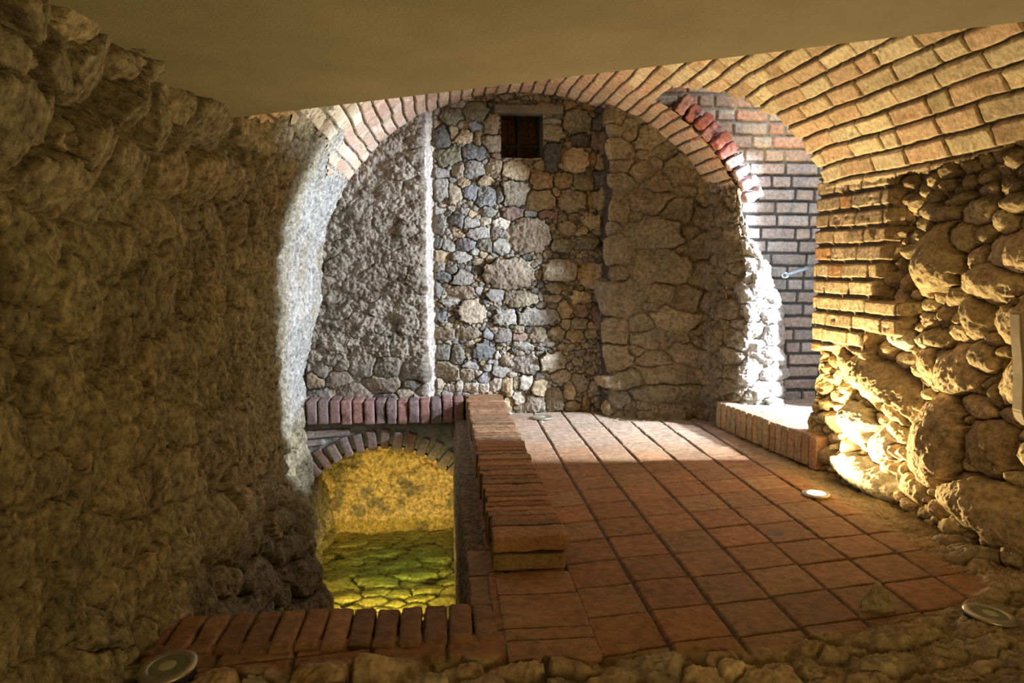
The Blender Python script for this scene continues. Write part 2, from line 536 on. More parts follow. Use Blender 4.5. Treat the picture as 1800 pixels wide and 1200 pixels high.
# ================================================================== BARREL VAULT (brick)
CUT = [on_vault(*p) for p in ((1183, 148), (1283, 160), (1343, 190), (1373, 207), (1397, 233), (1423, 257), (1447, 297), (1462, 334), (1466, 350))]
ct = np.array([p[0] for p in CUT]); cy = np.array([p[1] for p in CUT])
_o = np.argsort(ct); ct = ct[_o]; cy = cy[_o]
APEX = ct[-1]
if True:
    tf = np.linspace(0.28, 2.75, 6000)
    fx, fz = vault_point(tf)
    sl = np.concatenate([[0], np.cumsum(np.hypot(np.diff(fx), np.diff(fz)))])
    sv = np.arange(0, sl[-1], 0.0062)
    tv = np.interp(sv, sl, tf)
    Yv = [1.35]
    while Yv[-1] < 6.62: Yv.append(Yv[-1] + max(0.0048, 0.0015 * Yv[-1]))
    Yv = np.array(Yv)
    Yg, Sg = np.meshgrid(Yv, sv, indexing='ij')
    Tg = np.broadcast_to(tv, Yg.shape)
    X, Z = vault_point(Tg)
    P = np.stack([X, Yg, Z], -1)
    body, tl, R, e = bricks(Yg, Sg, .285, .0985, .013, 5, warp=.006, headers=.16, wav=.03, round_=.007, tilt=.08)
    n1 = fbm(X, Yg, Z, 26.0, 4, .6, seed=3)
    n2 = fbm(X, Yg, Z, 5.0, 3, .5, seed=13)
    chip = sstep(.30, .55, fbm(X, Yg, Z, 9.0, 3, .6, seed=23))
    h = .022 * body + tl * body + .0035 * n1 + .010 * n2 - .010 * chip * body
    bc = brick_colors(R, [(.68, .57, .40), (.74, .64, .46), (.66, .50, .36), (.64, .55, .38), (.70, .53, .38), (.78, .69, .51), (.62, .47, .32)], .12)
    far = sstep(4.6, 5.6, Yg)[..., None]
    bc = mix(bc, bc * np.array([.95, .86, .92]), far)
    st3 = fbm(X * 2.2, Yg * .5, Z * 2.2, 9.0, 4, .6, seed=53)
    bc = bc * (1 + .22 * n1 + .14 * n2)[..., None]
    bc = mix(bc, bc * np.array([.88, .70, .60]), (.6 * sstep(.1, .5, st3))[..., None])
    mort = np.array([.19, .155, .105]) * (1 + .3 * n1[..., None])
    c = mix(mort, bc, sstep(.25, .8, body)[..., None])
    lim = left_limit(Yg)
    mask = Tg < lim + .05 * fbm(X, Yg, Z, 7.0, 2, seed=8)
    # springing on the right, a little ragged
    zs = 1.70 + .035 * fbm(0 * Yg, Yg, 0 * Yg, 7.0, 3, seed=66) + .06 * sstep(3.3, 2.4, Yg)
    mask &= Z > zs
    cutY = np.interp(Tg, ct, cy) + .035 * fbm(X, Yg, Z, 9.0, 3, seed=70)
    gone = (Tg < APEX) & (Yg > cutY) & (Yg < 5.50 + .03 * fbm(X, Yg, Z, 12.0, 2, seed=71))
    mask &= ~gone
    mask &= ~((Z < 1.80) & (Yg > 5.45))
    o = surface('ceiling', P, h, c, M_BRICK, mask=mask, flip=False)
    describe(o, 'brick barrel vault over the cellar, open at the right above the niche', 'vault', 'structure')
    # outer shell of the vault: its rough mortar back, so no light slips through
    tb = np.linspace(.44, 2.9, 60); yb = np.linspace(1.0, 6.7, 160)
    Yb, Tb = np.meshgrid(yb, tb, indexing='ij')
    Xb = XC + (EA + .13) * np.cos(Tb); Zb = ZC + (EB + .13) * np.sin(Tb)
    mk = ~((Tb < APEX + .02) & (Yb > np.interp(Tb, ct, cy) - .02) & (Yb < 5.75))
    cb = np.broadcast_to(np.array([.38, .33, .25]), Xb.shape + (3,)).copy()
    s_ = surface('mortar_back', np.stack([Xb, Yb, Zb], -1), .01 * fbm(Xb, Yb, Zb, 8, 3), cb, M_BRICK, mask=mk)
    s_.parent = o

# ================================================================== BACK WALL
back_pts = [(-1.6, 6.50), (-0.175, 6.36), (-0.088, 6.46), (1.335, 6.44), (1.36, 6.16), (2.10, 6.00), (2.13, 5.70),
            (2.27, 5.49), (2.50, 5.48), (2.64, 5.62), (2.74, 5.95)]
A_STONES = [(160,260,55,90,0,'d'),(240,105,70,60,0,'n'),(410,65,90,65,0,'n'),(250,225,40,45,0,'o'),(315,265,75,42,-.5,'t'),
 (425,270,28,55,0,'o'),(415,185,60,33,0,'b'),(315,170,38,34,0,'e'),(540,180,55,85,0,'e'),(545,300,60,75,0,'e'),(205,405,100,72,-.2,'n'),
 (395,380,92,58,0,'b'),(150,530,70,42,0,'g'),(280,510,48,60,.2,'e'),(400,500,68,72,0,'g'),(550,500,62,66,0,'e'),(145,650,65,82,0,'g'),
 (260,680,45,76,-.2,'e'),(325,605,48,42,0,'o'),(490,590,60,42,0,'o'),(370,680,58,58,0,'b'),(490,700,75,72,0,'b'),(700,680,122,96,0,'n'),
 (600,690,34,68,0,'g'),(720,515,105,72,0,'t'),(910,590,88,68,0,'o'),(905,740,118,78,-.1,'t'),(1080,590,82,60,0,'o'),(1130,740,118,82,0,'e'),
 (1230,600,92,64,0,'n'),(1350,730,98,68,0,'o'),(1390,590,58,78,0,'d'),(1020,675,42,33,0,'t'),(1160,430,98,98,0,'t'),(985,235,82,68,0,'e'),
 (985,410,62,112,0,'d'),(980,150,78,24,0,'g'),(1180,150,108,88,0,'n'),(1210,285,74,58,0,'d'),(1370,300,82,78,0,'r'),(1390,160,68,68,0,'d'),
 (1350,470,50,58,0,'t'),(1290,430,38,58,0,'o'),(125,815,42,33,0,'g'),(135,920,52,72,0,'g'),(270,885,58,48,0,'b'),(380,910,62,38,0,'g'),
 (510,830,50,38,0,'g'),(490,890,44,33,0,'w'),(605,910,64,36,0,'w'),(700,835,84,44,0,'r'),(815,840,54,33,0,'g'),(585,985,64,34,0,'g'),
 (440,990,78,52,0,'g'),(820,1000,152,128,0,'e'),(125,1060,40,44,0,'b'),(210,1075,50,44,0,'g'),(340,1075,70,44,0,'b'),(485,1070,58,54,.5,'g'),
 (600,1090,74,50,.6,'g'),(950,845,78,38,0,'r'),(1300,905,78,54,0,'t'),(1100,950,58,54,0,'o'),(1215,970,44,28,0,'t'),(1070,1080,98,48,0,'n'),
 (1250,1060,78,54,0,'n'),(150,1150,68,42,0,'o'),(310,1160,68,42,0,'g'),(1150,860,38,33,0,'e'),(1075,870,38,28,0,'e'),(690,15,120,30,0,'n'),
 (810,40,55,22,0,'o'),(940,25,58,28,0,'o'),(1270,25,58,38,0,'o'),(1120,20,56,34,0,'o'),(1420,40,58,38,0,'d')]
B_STONES = [(120,85,45,34,0,'g'),(230,100,44,34,0,'g'),(150,155,85,33,.1,'b'),(110,230,45,72,0,'b'),(290,170,76,76,.4,'g'),(300,255,98,55,.3,'e'),
 (640,130,185,112,0,'e'),(1010,110,128,88,0,'e'),(1240,140,103,88,0,'t'),(980,225,68,48,0,'e'),(220,335,74,26,0,'g'),(370,400,98,88,0,'e'),
 (150,445,40,36,0,'b'),(550,285,64,50,0,'g'),(720,310,128,58,0,'e'),(620,445,88,58,0,'g'),(850,440,148,68,.1,'g'),(960,305,58,28,0,'e'),
 (870,290,24,44,0,'g'),(870,360,34,28,0,'g'),(960,357,44,17,0,'g'),(1160,300,74,48,0,'t'),(1160,400,48,52,0,'r'),(1150,490,63,42,.2,'e'),
 (1040,390,44,68,-.3,'o'),(1290,300,48,38,0,'o'),(1300,430,46,88,-.3,'r'),(1250,505,48,28,0,'t'),(1050,490,28,44,.3,'t'),(170,565,84,44,0,'e'),
 (340,560,88,48,0,'e'),(490,570,38,38,0,'b'),(600,580,60,48,.4,'g'),(720,590,58,34,0,'r'),(850,570,64,58,0,'e'),(985,565,64,58,0,'o'),
 (1120,580,74,42,0,'o'),(1230,560,48,34,0,'e'),(900,640,70,17,0,'g'),(1060,655,68,24,0,'e'),(890,672,58,14,0,'g'),(160,700,74,58,0,'g'),
 (260,715,58,64,0,'g'),(370,640,32,30,0,'w'),(345,710,24,40,0,'w'),(460,690,84,72,0,'b'),(515,640,28,28,0,'b'),(740,655,90,28,.2,'g'),
 (610,755,40,38,0,'e'),(560,720,22,26,0,'w'),(760,790,94,62,0,'g'),(970,770,98,72,0,'e'),(180,840,108,72,.4,'e'),(340,860,58,56,0,'e'),
 (370,800,68,28,.1,'g'),(470,880,54,38,-.4,'b'),(410,850,28,32,0,'w'),(580,840,64,38,.2,'g'),(110,925,68,38,0,'e'),(210,955,34,26,0,'w'),
 (280,945,34,38,0,'w'),(365,960,58,40,0,'w'),(460,965,38,40,0,'w'),(550,930,42,54,.5,'w'),(630,940,44,72,0,'t'),(760,920,54,58,0,'w'),
 (690,920,28,48,0,'w'),(860,960,58,72,0,'t'),(725,1030,54,48,0,'w'),(830,1070,98,68,0,'w'),(630,1075,48,44,0,'t'),(960,1050,74,92,0,'e'),
 (1020,870,68,58,0,'e'),(1085,985,48,64,0,'t'),(1100,1095,58,54,0,'o'),(1265,965,48,72,0,'e'),(1190,1090,36,64,0,'o'),(1320,1075,44,24,.3,'t'),
 (1275,1130,44,38,0,'e'),(1160,920,58,68,0,'e'),(1400,1050,48,44,0,'e'),(660,870,44,24,0,'w')]
# right hand section: (u, v, ru, rv, rot, colour) in photograph pixels
C_STONES = [(1100,262,22,17,0,'t'),(1098,290,22,11,0,'t'),(1099,315,18,14,0,'e'),(1096,365,15,24,0,'t'),(1140,240,32,18,-.4,'t'),(1195,300,24,24,0,'o'),
 (1160,322,22,18,0,'e'),(1130,300,26,14,0,'o'),(1145,350,36,20,0,'t'),(1255,340,15,50,0,'t'),(1290,378,26,22,0,'o'),(1075,200,20,14,0,'o'),
 (1115,235,14,12,0,'o'),(1092,440,24,28,0,'e'),(1165,470,58,27,.1,'t'),(1090,480,18,16,0,'e'),(1098,525,32,34,-.3,'e'),(1215,525,36,24,.2,'e'),
 (1165,515,26,18,0,'o'),(1130,570,24,18,0,'e'),(1195,562,60,18,.1,'t'),(1088,582,22,24,0,'o'),(1150,595,38,16,.1,'e'),(1230,595,20,17,0,'o'),
 (1215,622,44,20,.3,'e'),(1088,635,26,24,.3,'t'),(1150,632,30,14,0,'e'),(1175,660,70,20,0,'o'),(1110,668,34,20,0,'o'),(1260,480,26,36,.4,'n'),
 (1240,590,14,18,0,'e'),(1285,580,24,26,0,'r'),(1280,530,22,20,0,'e'),(1180,690,80,18,0,'n'),(1235,440,28,26,0,'n'),(1150,410,50,24,0,'e')]
if True:
    w, bx, by = path2d(back_pts, 0.0055, 0.030)
    zv = np.arange(-0.10, 2.86, 0.0055)
    Wg, Zg = np.meshgrid(w, zv, indexing='ij')
    X = np.broadcast_to(bx[:, None], Wg.shape).copy(); Y = np.broadcast_to(by[:, None], Wg.shape).copy()
    kz = np.interp(Zg, [.2, .52, .86, 1.24, 1.47, 1.75, 2.2], [1.0, 1.0, .93, .68, .34, .08, .0])
    X = np.where(X > 2.13, 2.13 + (X - 2.13) * kz, X)
    P = np.stack([X, Y, Zg], -1)

    def wx(Xq, lo, hi):                         # path length of a given X inside a stretch
        m = (bx > lo) & (bx < hi)
        return float(np.interp(Xq, bx[m], w[m]))
    sd = []
    for lst, ox, oy, sc in ((A_STONES, 740, 180, 4.286), (B_STONES, 740, 450, 4.137)):
        for (cx, cy_, rx, ry, ro, key) in lst:
            p = atY(ox + cx / sc, oy + cy_ / sc, 6.43)
            s = wx(p[0], -.08, 1.32)
            k = 6.43 / F / sc
            sd.append((s, p[2], rx * k, ry * k, -ro, key))
    w_step = wx(1.36, 1.30, 1.45)
    for (u, v, ru, rv, ro, key) in C_STONES:
        p = atY(u, v, 6.06)
        s = wx(p[0], 1.37, 2.1) if p[0] > 1.38 else w_step + .02
        sd.append((s, p[2], ru * 5.99 / F, rv * 5.99 / F, -ro, key))
    n_hand = len(sd)
    ws = wx(-.085, -.2, 0.0)
    sd = fill_seeds(sd, ws - .02, wx(1.3, -.08, 1.32) + .05, -.1, 2.85, .030, 5, keep=.72)
    sd = fill_seeds(sd, w_step, w[-1], -.1, 2.85, .075, 6, keep=.8)
    sd = fill_seeds(sd, 0, ws - .03, -.1, 2.6, .085, 8, keep=.8)
    hs, body, bc, (F1, size) = stones(Wg, Zg, sd, 'geoged', 33, warp=.024, gap=.04, amp=.052, tilt=.40, cap=1.6)
    x, y, z = X, Y, Zg
    n1 = fbm(x, y, z, 16.0, 5, .62, seed=3); n2 = fbm(x, y, z, 5.0, 4, .55, seed=6)
    rg = fbm(x, y, z, 30.0, 4, .6, seed=9, ridged=True)
    lump = fbm(x, y, z, 10.0, 4, .6, seed=19)
    left = Wg < ws - .05
    strip = (Wg >= ws - .115) & (Wg < ws + .004)
    right = sstep(w_step - .02, w_step + .03, Wg)
    rub = X > 2.12
    # middle: fitted dry stone
    h = hs + .018 * n1 + .007 * rg
    # left: coarse knobbly render over stone with a few stones at the foot
    foot = sstep(.52, .30, Zg + .12 * n2)
    hl = .030 * n2 + .055 * np.abs(lump) + .030 * n1 + .006 * rg + .35 * hs
    hl = mix(hl, hs * 1.0 + .01 * n1, foot * .8)
    h = np.where(left, hl, h)
    # right: big weathered stones smeared with mud
    hr = hs * .55 - .015 + .030 * n2 + .020 * n1 + .006 * rg
    h = mix(h, hr, right)
    h = np.where(rub, hs * .9 + .035 * n2 + .035 * n1 + .01 * rg - .045, h)
    h = np.where(strip, h * .25 + .004 * rg, h)
    mort = np.array([.12, .10, .075])
    c = mix(np.broadcast_to(mort, bc.shape), bc, sstep(.15, .7, body)[..., None]) * (1 + .30 * n1 + .10 * rg + .15 * n2)[..., None]
    cl = np.array([.34, .305, .25]) * (1 + .45 * n1 + .5 * lump + .2 * n2)[..., None]
    cl = mix(cl, np.array([.15, .11, .075]), (.85 * sstep(.0, .30, fbm(x, y, z, 8.5, 4, .65, seed=88)))[..., None])
    c = np.where(left[..., None], mix(cl, c, foot[..., None] * .7), c)
    cr = np.array([.27, .22, .145]) * (1 + .35 * n1 + .35 * n2)[..., None]
    cr = mix(cr, np.array([.17, .16, .135]), (.6 * sstep(.0, .4, fbm(x, y, z, 3.0, 4, .6, seed=81)))[..., None])
    c = c * .84
    c = mix(c, mix(c * .75, cr, .76), right[..., None])
    cw = np.array([.74, .73, .70]) * (1 + .2 * n1)[..., None]
    whit = sstep(2.17, 2.30, X + .05 * n2 + .04 * n1)[..., None] * sstep(-.55, .0, n1 + .3)[..., None]
    c = np.where(rub[..., None], mix(cr, cw, whit), c)
    c = np.where(strip[..., None], np.array([.43, .40, .36]) * (1 + .3 * n1 + .2 * rg)[..., None], c)
    # cut-outs: small window, vault outline
    wl, wr = wx(.478, -.08, 1.32), wx(.825, -.08, 1.32)
    hole = (Wg > wl) & (Wg < wr) & (Zg > 2.145) & (Zg < 2.50)
    el = ((X - XC) / (EA + .11)) ** 2 + (np.maximum(0, Zg - ZC) / (EB + .11)) ** 2
    mask = ~hole & ((el < 1) | ((X > 2.1) & (Zg < 1.70)))
    mask |= False
    o = surface('wall_back', P, h, c, M_STONE, mask=mask, flip=True)
    describe(o, 'end wall of fitted rubble between a rendered left panel and a mud-smeared right section', 'wall', 'structure')
    # brick ring that closes the gap between wall and vault is part of the vault itself

# ================================================================== NICHE: grey brick wall, closing walls, added light baffles
if True:
    xv = np.arange(1.35, 4.2, 0.006); zv = np.arange(.15, 2.95, 0.006)
    Xg, Zg = np.meshgrid(xv, zv, indexing='ij')
    Yg = 5.72 + 0 * Xg
    body, tl, R, e = bricks(Xg, Zg, .275, .0985, .018, 15, warp=.005, headers=.42, t_off=.03, s_off=.1, round_=.011, tilt=.12, wav=.01)
    n1 = fbm(Xg, Yg, Zg, 24, 4, .6, seed=5); n2 = fbm(Xg, Yg, Zg, 5, 3, .6, seed=7)
    h = .022 * body + tl * body + .006 * n1 + .008 * n2 - .02 * sstep(.35, .6, n2) * body
    low = brick_colors(R, [(.46, .45, .45), (.52, .50, .48), (.42, .38, .36), (.48, .42, .38)], .16)
    hi = brick_colors(R, [(.58, .42, .28), (.58, .35, .22), (.56, .46, .33), (.54, .37, .25)], .14)
    kz = sstep(1.95, 2.12, Zg + .06 * n2)[..., None]
    c = mix(low, hi, kz) * (1 + .28 * n1 + .15 * n2)[..., None]
    c = mix(mix(np.array([.10, .10, .10]), np.array([.36, .30, .21]), kz) * (1 + .2 * n1[..., None]), c, sstep(.3, .8, body)[..., None])
    el = ((Xg - XC) / (EA + .02)) ** 2 + (np.maximum(0, Zg - ZC) / (EB + .02)) ** 2
    mask = (el > 1) | ((Zg < 1.85) & (Xg > 2.16))
    o = surface('wall_niche', np.stack([Xg, Yg, Zg], -1), h, c, M_BRICK, mask=mask, see=(2.6, 5.0, 1.2))
    describe(o, 'grey-white coursed brick wall at the back of the niche, turning orange near the vault', 'wall', 'structure')
    o = boxes('wall_niche_end_and_baffles', [(4.15, 4.35, 4.2, 5.9, .20, 3.05), (2.2, 4.3, 4.2, 5.9, 3.02, 3.2), (3.10, 3.25, 5.06, 5.74, .20, 3.05), (2.95, 3.09, 4.6, 5.74, 2.01, 3.05)], plain('niche_plaster', (.42, .40, .36), .9, noise=.25))  # last two boxes are unseen baffles, added to keep floodlight off the brickwork
    describe(o, 'unseen plastered end of the niche, with added baffles that block the floodlight', 'wall', 'structure')

# ================================================================== RIGHT WALL (boulders, brick pier)
E_STONES = [(670,290,108,58,.1,'t'),(900,290,108,82,-.1,'t'),(760,210,84,32,-.2,'t'),(1130,230,118,68,0,'o'),(1060,340,68,98,.2,'t'),(650,610,140,240,-.35,'t'),
 (800,470,78,105,.3,'t'),(935,430,50,62,.3,'t'),(890,620,44,88,.3,'t'),(1180,560,198,138,0,'t'),(1010,800,162,128,.15,'t'),(1180,930,74,42,.1,'o'),
 (1390,790,80,138,0,'t'),(1330,120,84,92,0,'o'),(1270,330,92,78,-.2,'o'),(1400,480,60,118,0,'o'),(900,1030,72,158,-.2,'t'),(1190,1080,150,190,-.45,'t'),
 (1320,1040,54,58,0,'o'),(1100,120,80,60,0,'o'),(960,130,70,40,0,'t')]
G_STONES = [(270,345,225,140,.45,'t'),(120,640,98,138,0,'w'),(340,560,84,58,.5,'t'),(350,680,58,66,.3,'t'),(240,780,64,108,-.4,'w'),(170,1030,165,120,.3,'w'),
 (600,760,165,330,.02,'t'),(760,280,125,175,-.3,'t'),(575,240,62,110,-.6,'t'),(920,190,68,108,-.2,'t'),(1060,160,58,44,0,'o'),(1180,360,172,188,0,'t'),
 (840,530,118,64,.2,'t'),(940,830,125,190,.1,'o'),(1090,600,78,68,0,'o'),(1300,540,66,78,.3,'o'),(1290,700,112,80,0,'o'),(1290,930,190,150,.6,'t'),
 (790,1030,78,58,-.5,'o'),(1040,1290,360,210,.25,'o'),(470,1110,92,100,0,'t'),(400,60,68,58,0,'w'),(550,80,48,60,0,'w'),(640,60,68,58,0,'t'),(420,210,50,40,0,'t')]
if True:
    pts = [(2.42, 1.3), (2.36, 3.0), (2.315, 4.2), (2.30, 4.58), (2.34, 4.64), (4.2, 4.46)]
    w, rx_, ry_ = path2d(pts, 0.0048, 0.03)
    cut_i = w < 3.55 + 1.2
    w, rx_, ry_ = w[cut_i], rx_[cut_i], ry_[cut_i]
    wc = float(np.interp(4.58, ry_[: int(np.argmax(ry_))], w[: int(np.argmax(ry_))]))       # where the pier turns the corner
    zv = np.arange(-.06, 1.95, .0050)
    Wg, Zg = np.meshgrid(w, zv, indexing='ij')
    X = np.broadcast_to(rx_[:, None], Wg.shape).copy(); Y = np.broadcast_to(ry_[:, None], Wg.shape).copy()
    X -= (.07 * sstep(.75, .0, Zg)) * sstep(1.5, 2.4, Y) * (Wg < wc + .1)
    P = np.stack([X, Y, Zg], -1)
    sd = []
    for lst, ox, oy in ((E_STONES, 1440, 300), (G_STONES, 1440, 580)):
        for (cx, cy_, rr, rv, ro, key) in lst:
            u, v = ox + cx / 4, oy + cy_ / 4
            xw = 2.29 - .07 * float(sstep(.75, .0, H - (v - 462) / 673 * 2.3))
            p = atX(u, v, xw)
            pr = atX(u + rr / 4, v, xw)
            s = float(np.interp(p[1], ry_[: int(np.argmax(ry_))], w[: int(np.argmax(ry_))]))
            if p[1] > 4.56: s = wc + (p[1] - 4.56) * .55
            sd.append((s, p[2], max(.02, abs(p[1] - pr[1]) * 1.08), rv / 4 * p[1] / F, ro * .8, key))
    sd = fill_seeds(sd, 0, w[-1], -.06, 2.0, .046, 12, keep=1.0)
    hs, body, bc, (F1, size) = stones(Wg, Zg, sd, 'tot', 51, warp=.024, gap=.05, amp=.080, tilt=.30, cap=1.9, dm=.60)
    x, y, z = X, Y, Zg
    n1 = fbm(x, y, z, 13.0, 5, .62, seed=3); n2 = fbm(x, y, z, 4.0, 3, .55, seed=6)
    rg = fbm(x, y, z, 24.0, 4, .62, seed=9, ridged=True)
    h = hs + .024 * n1 * body + .009 * rg * body + .02 * n2 - .125
    c = bc * (1 + .28 * n1 + .12 * rg)[..., None]
    c = mix(np.array([.20, .165, .11]) * (1 + .2 * n1[..., None]), c, sstep(.1, .5, body)[..., None])
    # brick pier
    bb, tl, R, e = bricks(Wg, Zg, .27, .099, .017, 25, warp=.006, headers=.45, t_off=.012, round_=.010, tilt=.07, wav=.012)
    hb = .024 * bb + tl * bb + .006 * n1 - .014 * sstep(.25, .55, fbm(x, y, z, 8, 3, .6, seed=29)) * bb - .028
    cb = brick_colors(R, [(.58, .46, .32), (.62, .51, .36), (.60, .36, .20), (.56, .43, .30), (.64, .53, .38), (.60, .48, .33), (.57, .46, .34)], .15) * (1 + .22 * n1)[..., None]
    cb = mix(np.array([.20, .165, .115]) * np.ones(3), cb, sstep(.3, .8, bb)[..., None])
    course = np.floor(Zg / .099)
    jag = .09 * np.sin(course * 12.9898 + 1.3)
    inside = (wc - Wg) < .64 + jag + .28 * ((Zg > .88) & (Zg < 1.06))
    pier = inside & (Zg > .745 + .03 * np.sin(Wg * 9)) & (Zg < 1.80)
    pier |= (Wg > wc + .12)
    pf = pier.astype(float)
    # soften the change of masonry a little
    pf = (pf + np.roll(pf, 1, 0) + np.roll(pf, -1, 0) + np.roll(pf, 1, 1) + np.roll(pf, -1, 1)) / 5
    h = mix(h, hb, pf); c = mix(c, cb, pf[..., None])
    o = surface('wall_right', P, h, c, M_STONE, flip=False)
    describe(o, 'right wall of big pale boulders with a brick pier at its far end beside the niche', 'wall', 'structure')

# ================================================================== FLOOR
TX, TY, TS = 1.232, 2.972, 0.2475
if True:
    xv = np.arange(-1.25, 2.75, .0058)
    Yv = [1.25]
    while Yv[-1] < 6.55: Yv.append(Yv[-1] + max(0.0045, 0.0018 * Yv[-1]))
    Yv = np.array(Yv)
    X, Y = np.meshgrid(xv, Yv, indexing='ij')
    z0 = 0 * X
    wj = .004
    Xs = X + wj * fbm(X, Y, z0, 14, 3, seed=2); Ys = Y - .17 * (X - 0) + wj * fbm(X, Y, z0, 14, 3, seed=5)
    i = np.floor((Xs - TX) / TS); j0 = (Ys - TY) / TS
    rs = np.random.RandomState(4)
    offc = rs.uniform(-.035, .035, 64)
    j0 = j0 + offc[(i.astype(int) + 20) % 64]
    j = np.floor(j0)
    fx = (Xs - TX) / TS - i; fy = j0 - j
    ed = np.minimum(np.minimum(fx, 1 - fx) * 1.0, np.minimum(fy, 1 - fy) * 1.6) * TS
    ed2 = np.minimum(np.minimum(fx, 1 - fx), np.minimum(fy, 1 - fy)) * TS
    rid = ((i * 71 + j * 37).astype(int)) % 997
    R = rs.rand(997, 4)[rid]
    jw = .0045 + .0075 * np.clip(.5 + fbm(X, Y, z0, 5, 3, seed=12), 0, 1)
    body = sstep(.0, 1.0, (ed - jw * .5) / .006)
    n1 = fbm(X, Y, z0, 18, 5, .6, seed=21); n2 = fbm(X, Y, z0, 4, 3, .5, seed=22)
    ht = .012 * body - .012 + ((R[..., 2] - .5) * (fx - .5) + (R[..., 3] - .5) * (fy - .5)) * .012 * body + .0018 * n1 + .004 * n2
    wear = sstep(.2, .55, fbm(X, Y, z0, 3.2, 4, .6, seed=26))
    ht -= .005 * wear * np.abs(n1)
    ct_ = brick_colors(R, [(.27, .148, .070), (.295, .162, .078), (.25, .143, .070), (.28, .172, .088), (.30, .156, .073)], .14)
    ct_ = mix(ct_, np.array([.46, .38, .31]) * np.ones(3), (.55 * sstep(4.6, 5.6, Y))[..., None])  # paler towards the back: the floodlight's white patch put into the tile colour
    ct_ = ct_ * (1 + .32 * n1 + .22 * n2)[..., None]
    ct_ = mix(ct_, np.array([.30, .235, .15]) * (1 + .3 * n1[..., None]), (.6 * wear)[..., None])
    ct_ = mix(np.array([.10, .07, .045]) * np.ones(3), ct_, body[..., None])
    # dark round stain on one tile
    sp = atZ(1362, 937, 0)
    dd = np.hypot(X - sp[0], (Y - sp[1])) + .006 * n1
    ct_ = mix(ct_, np.array([.12, .10, .085]) * np.ones(3), (.75 * sstep(.045, .035, dd))[..., None])
    # rubble ground in front
    gs = fill_seeds([], -1.3, 2.8, 1.2, 3.2, .075, 41, keep=.78, aspect=1.6, jitter=.6)
    hg, gb, gc, _ = stones(X, Y, gs, 'toeo', 61, warp=.03, gap=.12, amp=.045, tilt=.35)
    rg = fbm(X, Y, z0, 9, 5, .62, seed=35)
    rough = sstep(.4, 1.6, X)
    hgr = (hg * 1.15 - .045) * (1 - .45 * rough) + .035 * rg + .018 * fbm(X, Y, z0, 30, 3, .6, seed=36, ridged=True) * (.4 + .6 * rough)
    cg = mix(np.array([.27, .22, .14]) * np.ones(3), gc, (sstep(.1, .6, gb) * (1 - .4 * rough))[..., None]) * (1 + .35 * rg + .2 * n1)[..., None]
    # boundary between tiles and ground, along world positions read off the floor
    bl = [atZ(u, v, 0) for u, v in ((870, 1158), (1040, 1163), (1180, 1150), (1330, 1150), (1430, 1125), (1545, 1105), (1640, 1085), (1720, 1050), (1800, 1010))]
    lim = np.interp(X, [-3] + [p[0] for p in bl], [bl[0][1]] + [p[1] for p in bl])
    tf_ = sstep(-.02, .05, Y - lim + .035 * rg)
    # earth strip under the right wall
    tf_ = tf_ * sstep(2.20, 2.06, X + .03 * rg)
    # dirt along the foot of the back wall
    tf_ = tf_ * sstep(6.42, 6.30, Y + .02 * rg) * (1 - sstep(5.86, 5.96, Y + .05 * rg) * sstep(1.2, 1.45, X))
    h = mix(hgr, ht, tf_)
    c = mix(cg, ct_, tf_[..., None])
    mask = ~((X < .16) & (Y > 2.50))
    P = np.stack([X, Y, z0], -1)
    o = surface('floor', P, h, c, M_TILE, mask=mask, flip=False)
    describe(o, 'worn square terracotta floor tiles running out into rough rubble ground in front', 'floor', 'structure')

# ================================================================== FLAT CEILING
if True:
    cz = 1.86
    a = atZ(402, 208, cz); b = atZ(1800, 38, cz)
    d = (b - a) / (b[0] - a[0])
    xa, xb = -1.35, 2.9
    ya, yb_ = a[1] + d[1] * (xa - a[0]), a[1] + d[1] * (xb - a[0])
    m, nt, bs = new_mat('ceiling_plaster')
    tc = nt.nodes.new('ShaderNodeTexCoord')
    n = nt.nodes.new('ShaderNodeTexNoise'); n.inputs['Scale'].default_value = 120; n.inputs['Detail'].default_value = 6
    nb = nt.nodes.new('ShaderNodeTexNoise'); nb.inputs['Scale'].default_value = 3; nb.inputs['Detail'].default_value = 5
    for q in (n, nb): nt.links.new(tc.outputs['Object'], q.inputs['Vector'])
    r = nt.nodes.new('ShaderNodeValToRGB'); r.color_ramp.elements[0].color = (.325, .297, .20, 1); r.color_ramp.elements[1].color = (.39, .355, .24, 1)
    r.color_ramp.elements[0].position = .35; r.color_ramp.elements[1].position = .65
    nt.links.new(nb.outputs['Fac'], r.inputs['Fac']); nt.links.new(r.outputs['Color'], bs.inputs['Base Color'])
    bp = nt.nodes.new('ShaderNodeBump'); bp.inputs['Strength'].default_value = .5; bp.inputs['Distance'].default_value = .004
    nt.links.new(n.outputs['Fac'], bp.inputs['Height']); nt.links.new(bp.outputs['Normal'], bs.inputs['Normal'])
    bs.inputs['Roughness'].default_value = .95
    v = [(xa, -2.4, cz), (xb, -2.4, cz), (xb, yb_, cz), (xa, ya, cz), (xa, -2.4, cz + .16), (xb, -2.4, cz + .16), (xb, yb_, cz + .16), (xa, ya, cz + .16)]
    f = ((0, 3, 2, 1), (4, 5, 6, 7), (0, 1, 5, 4), (1, 2, 6, 5), (2, 3, 7, 6), (3, 0, 4, 7))
    o = link_mesh('ceiling.001', v, f, m, smooth=False)
    describe(o, 'flat beige plaster ceiling slab ending in a slanting edge below the vault', 'ceiling', 'structure')

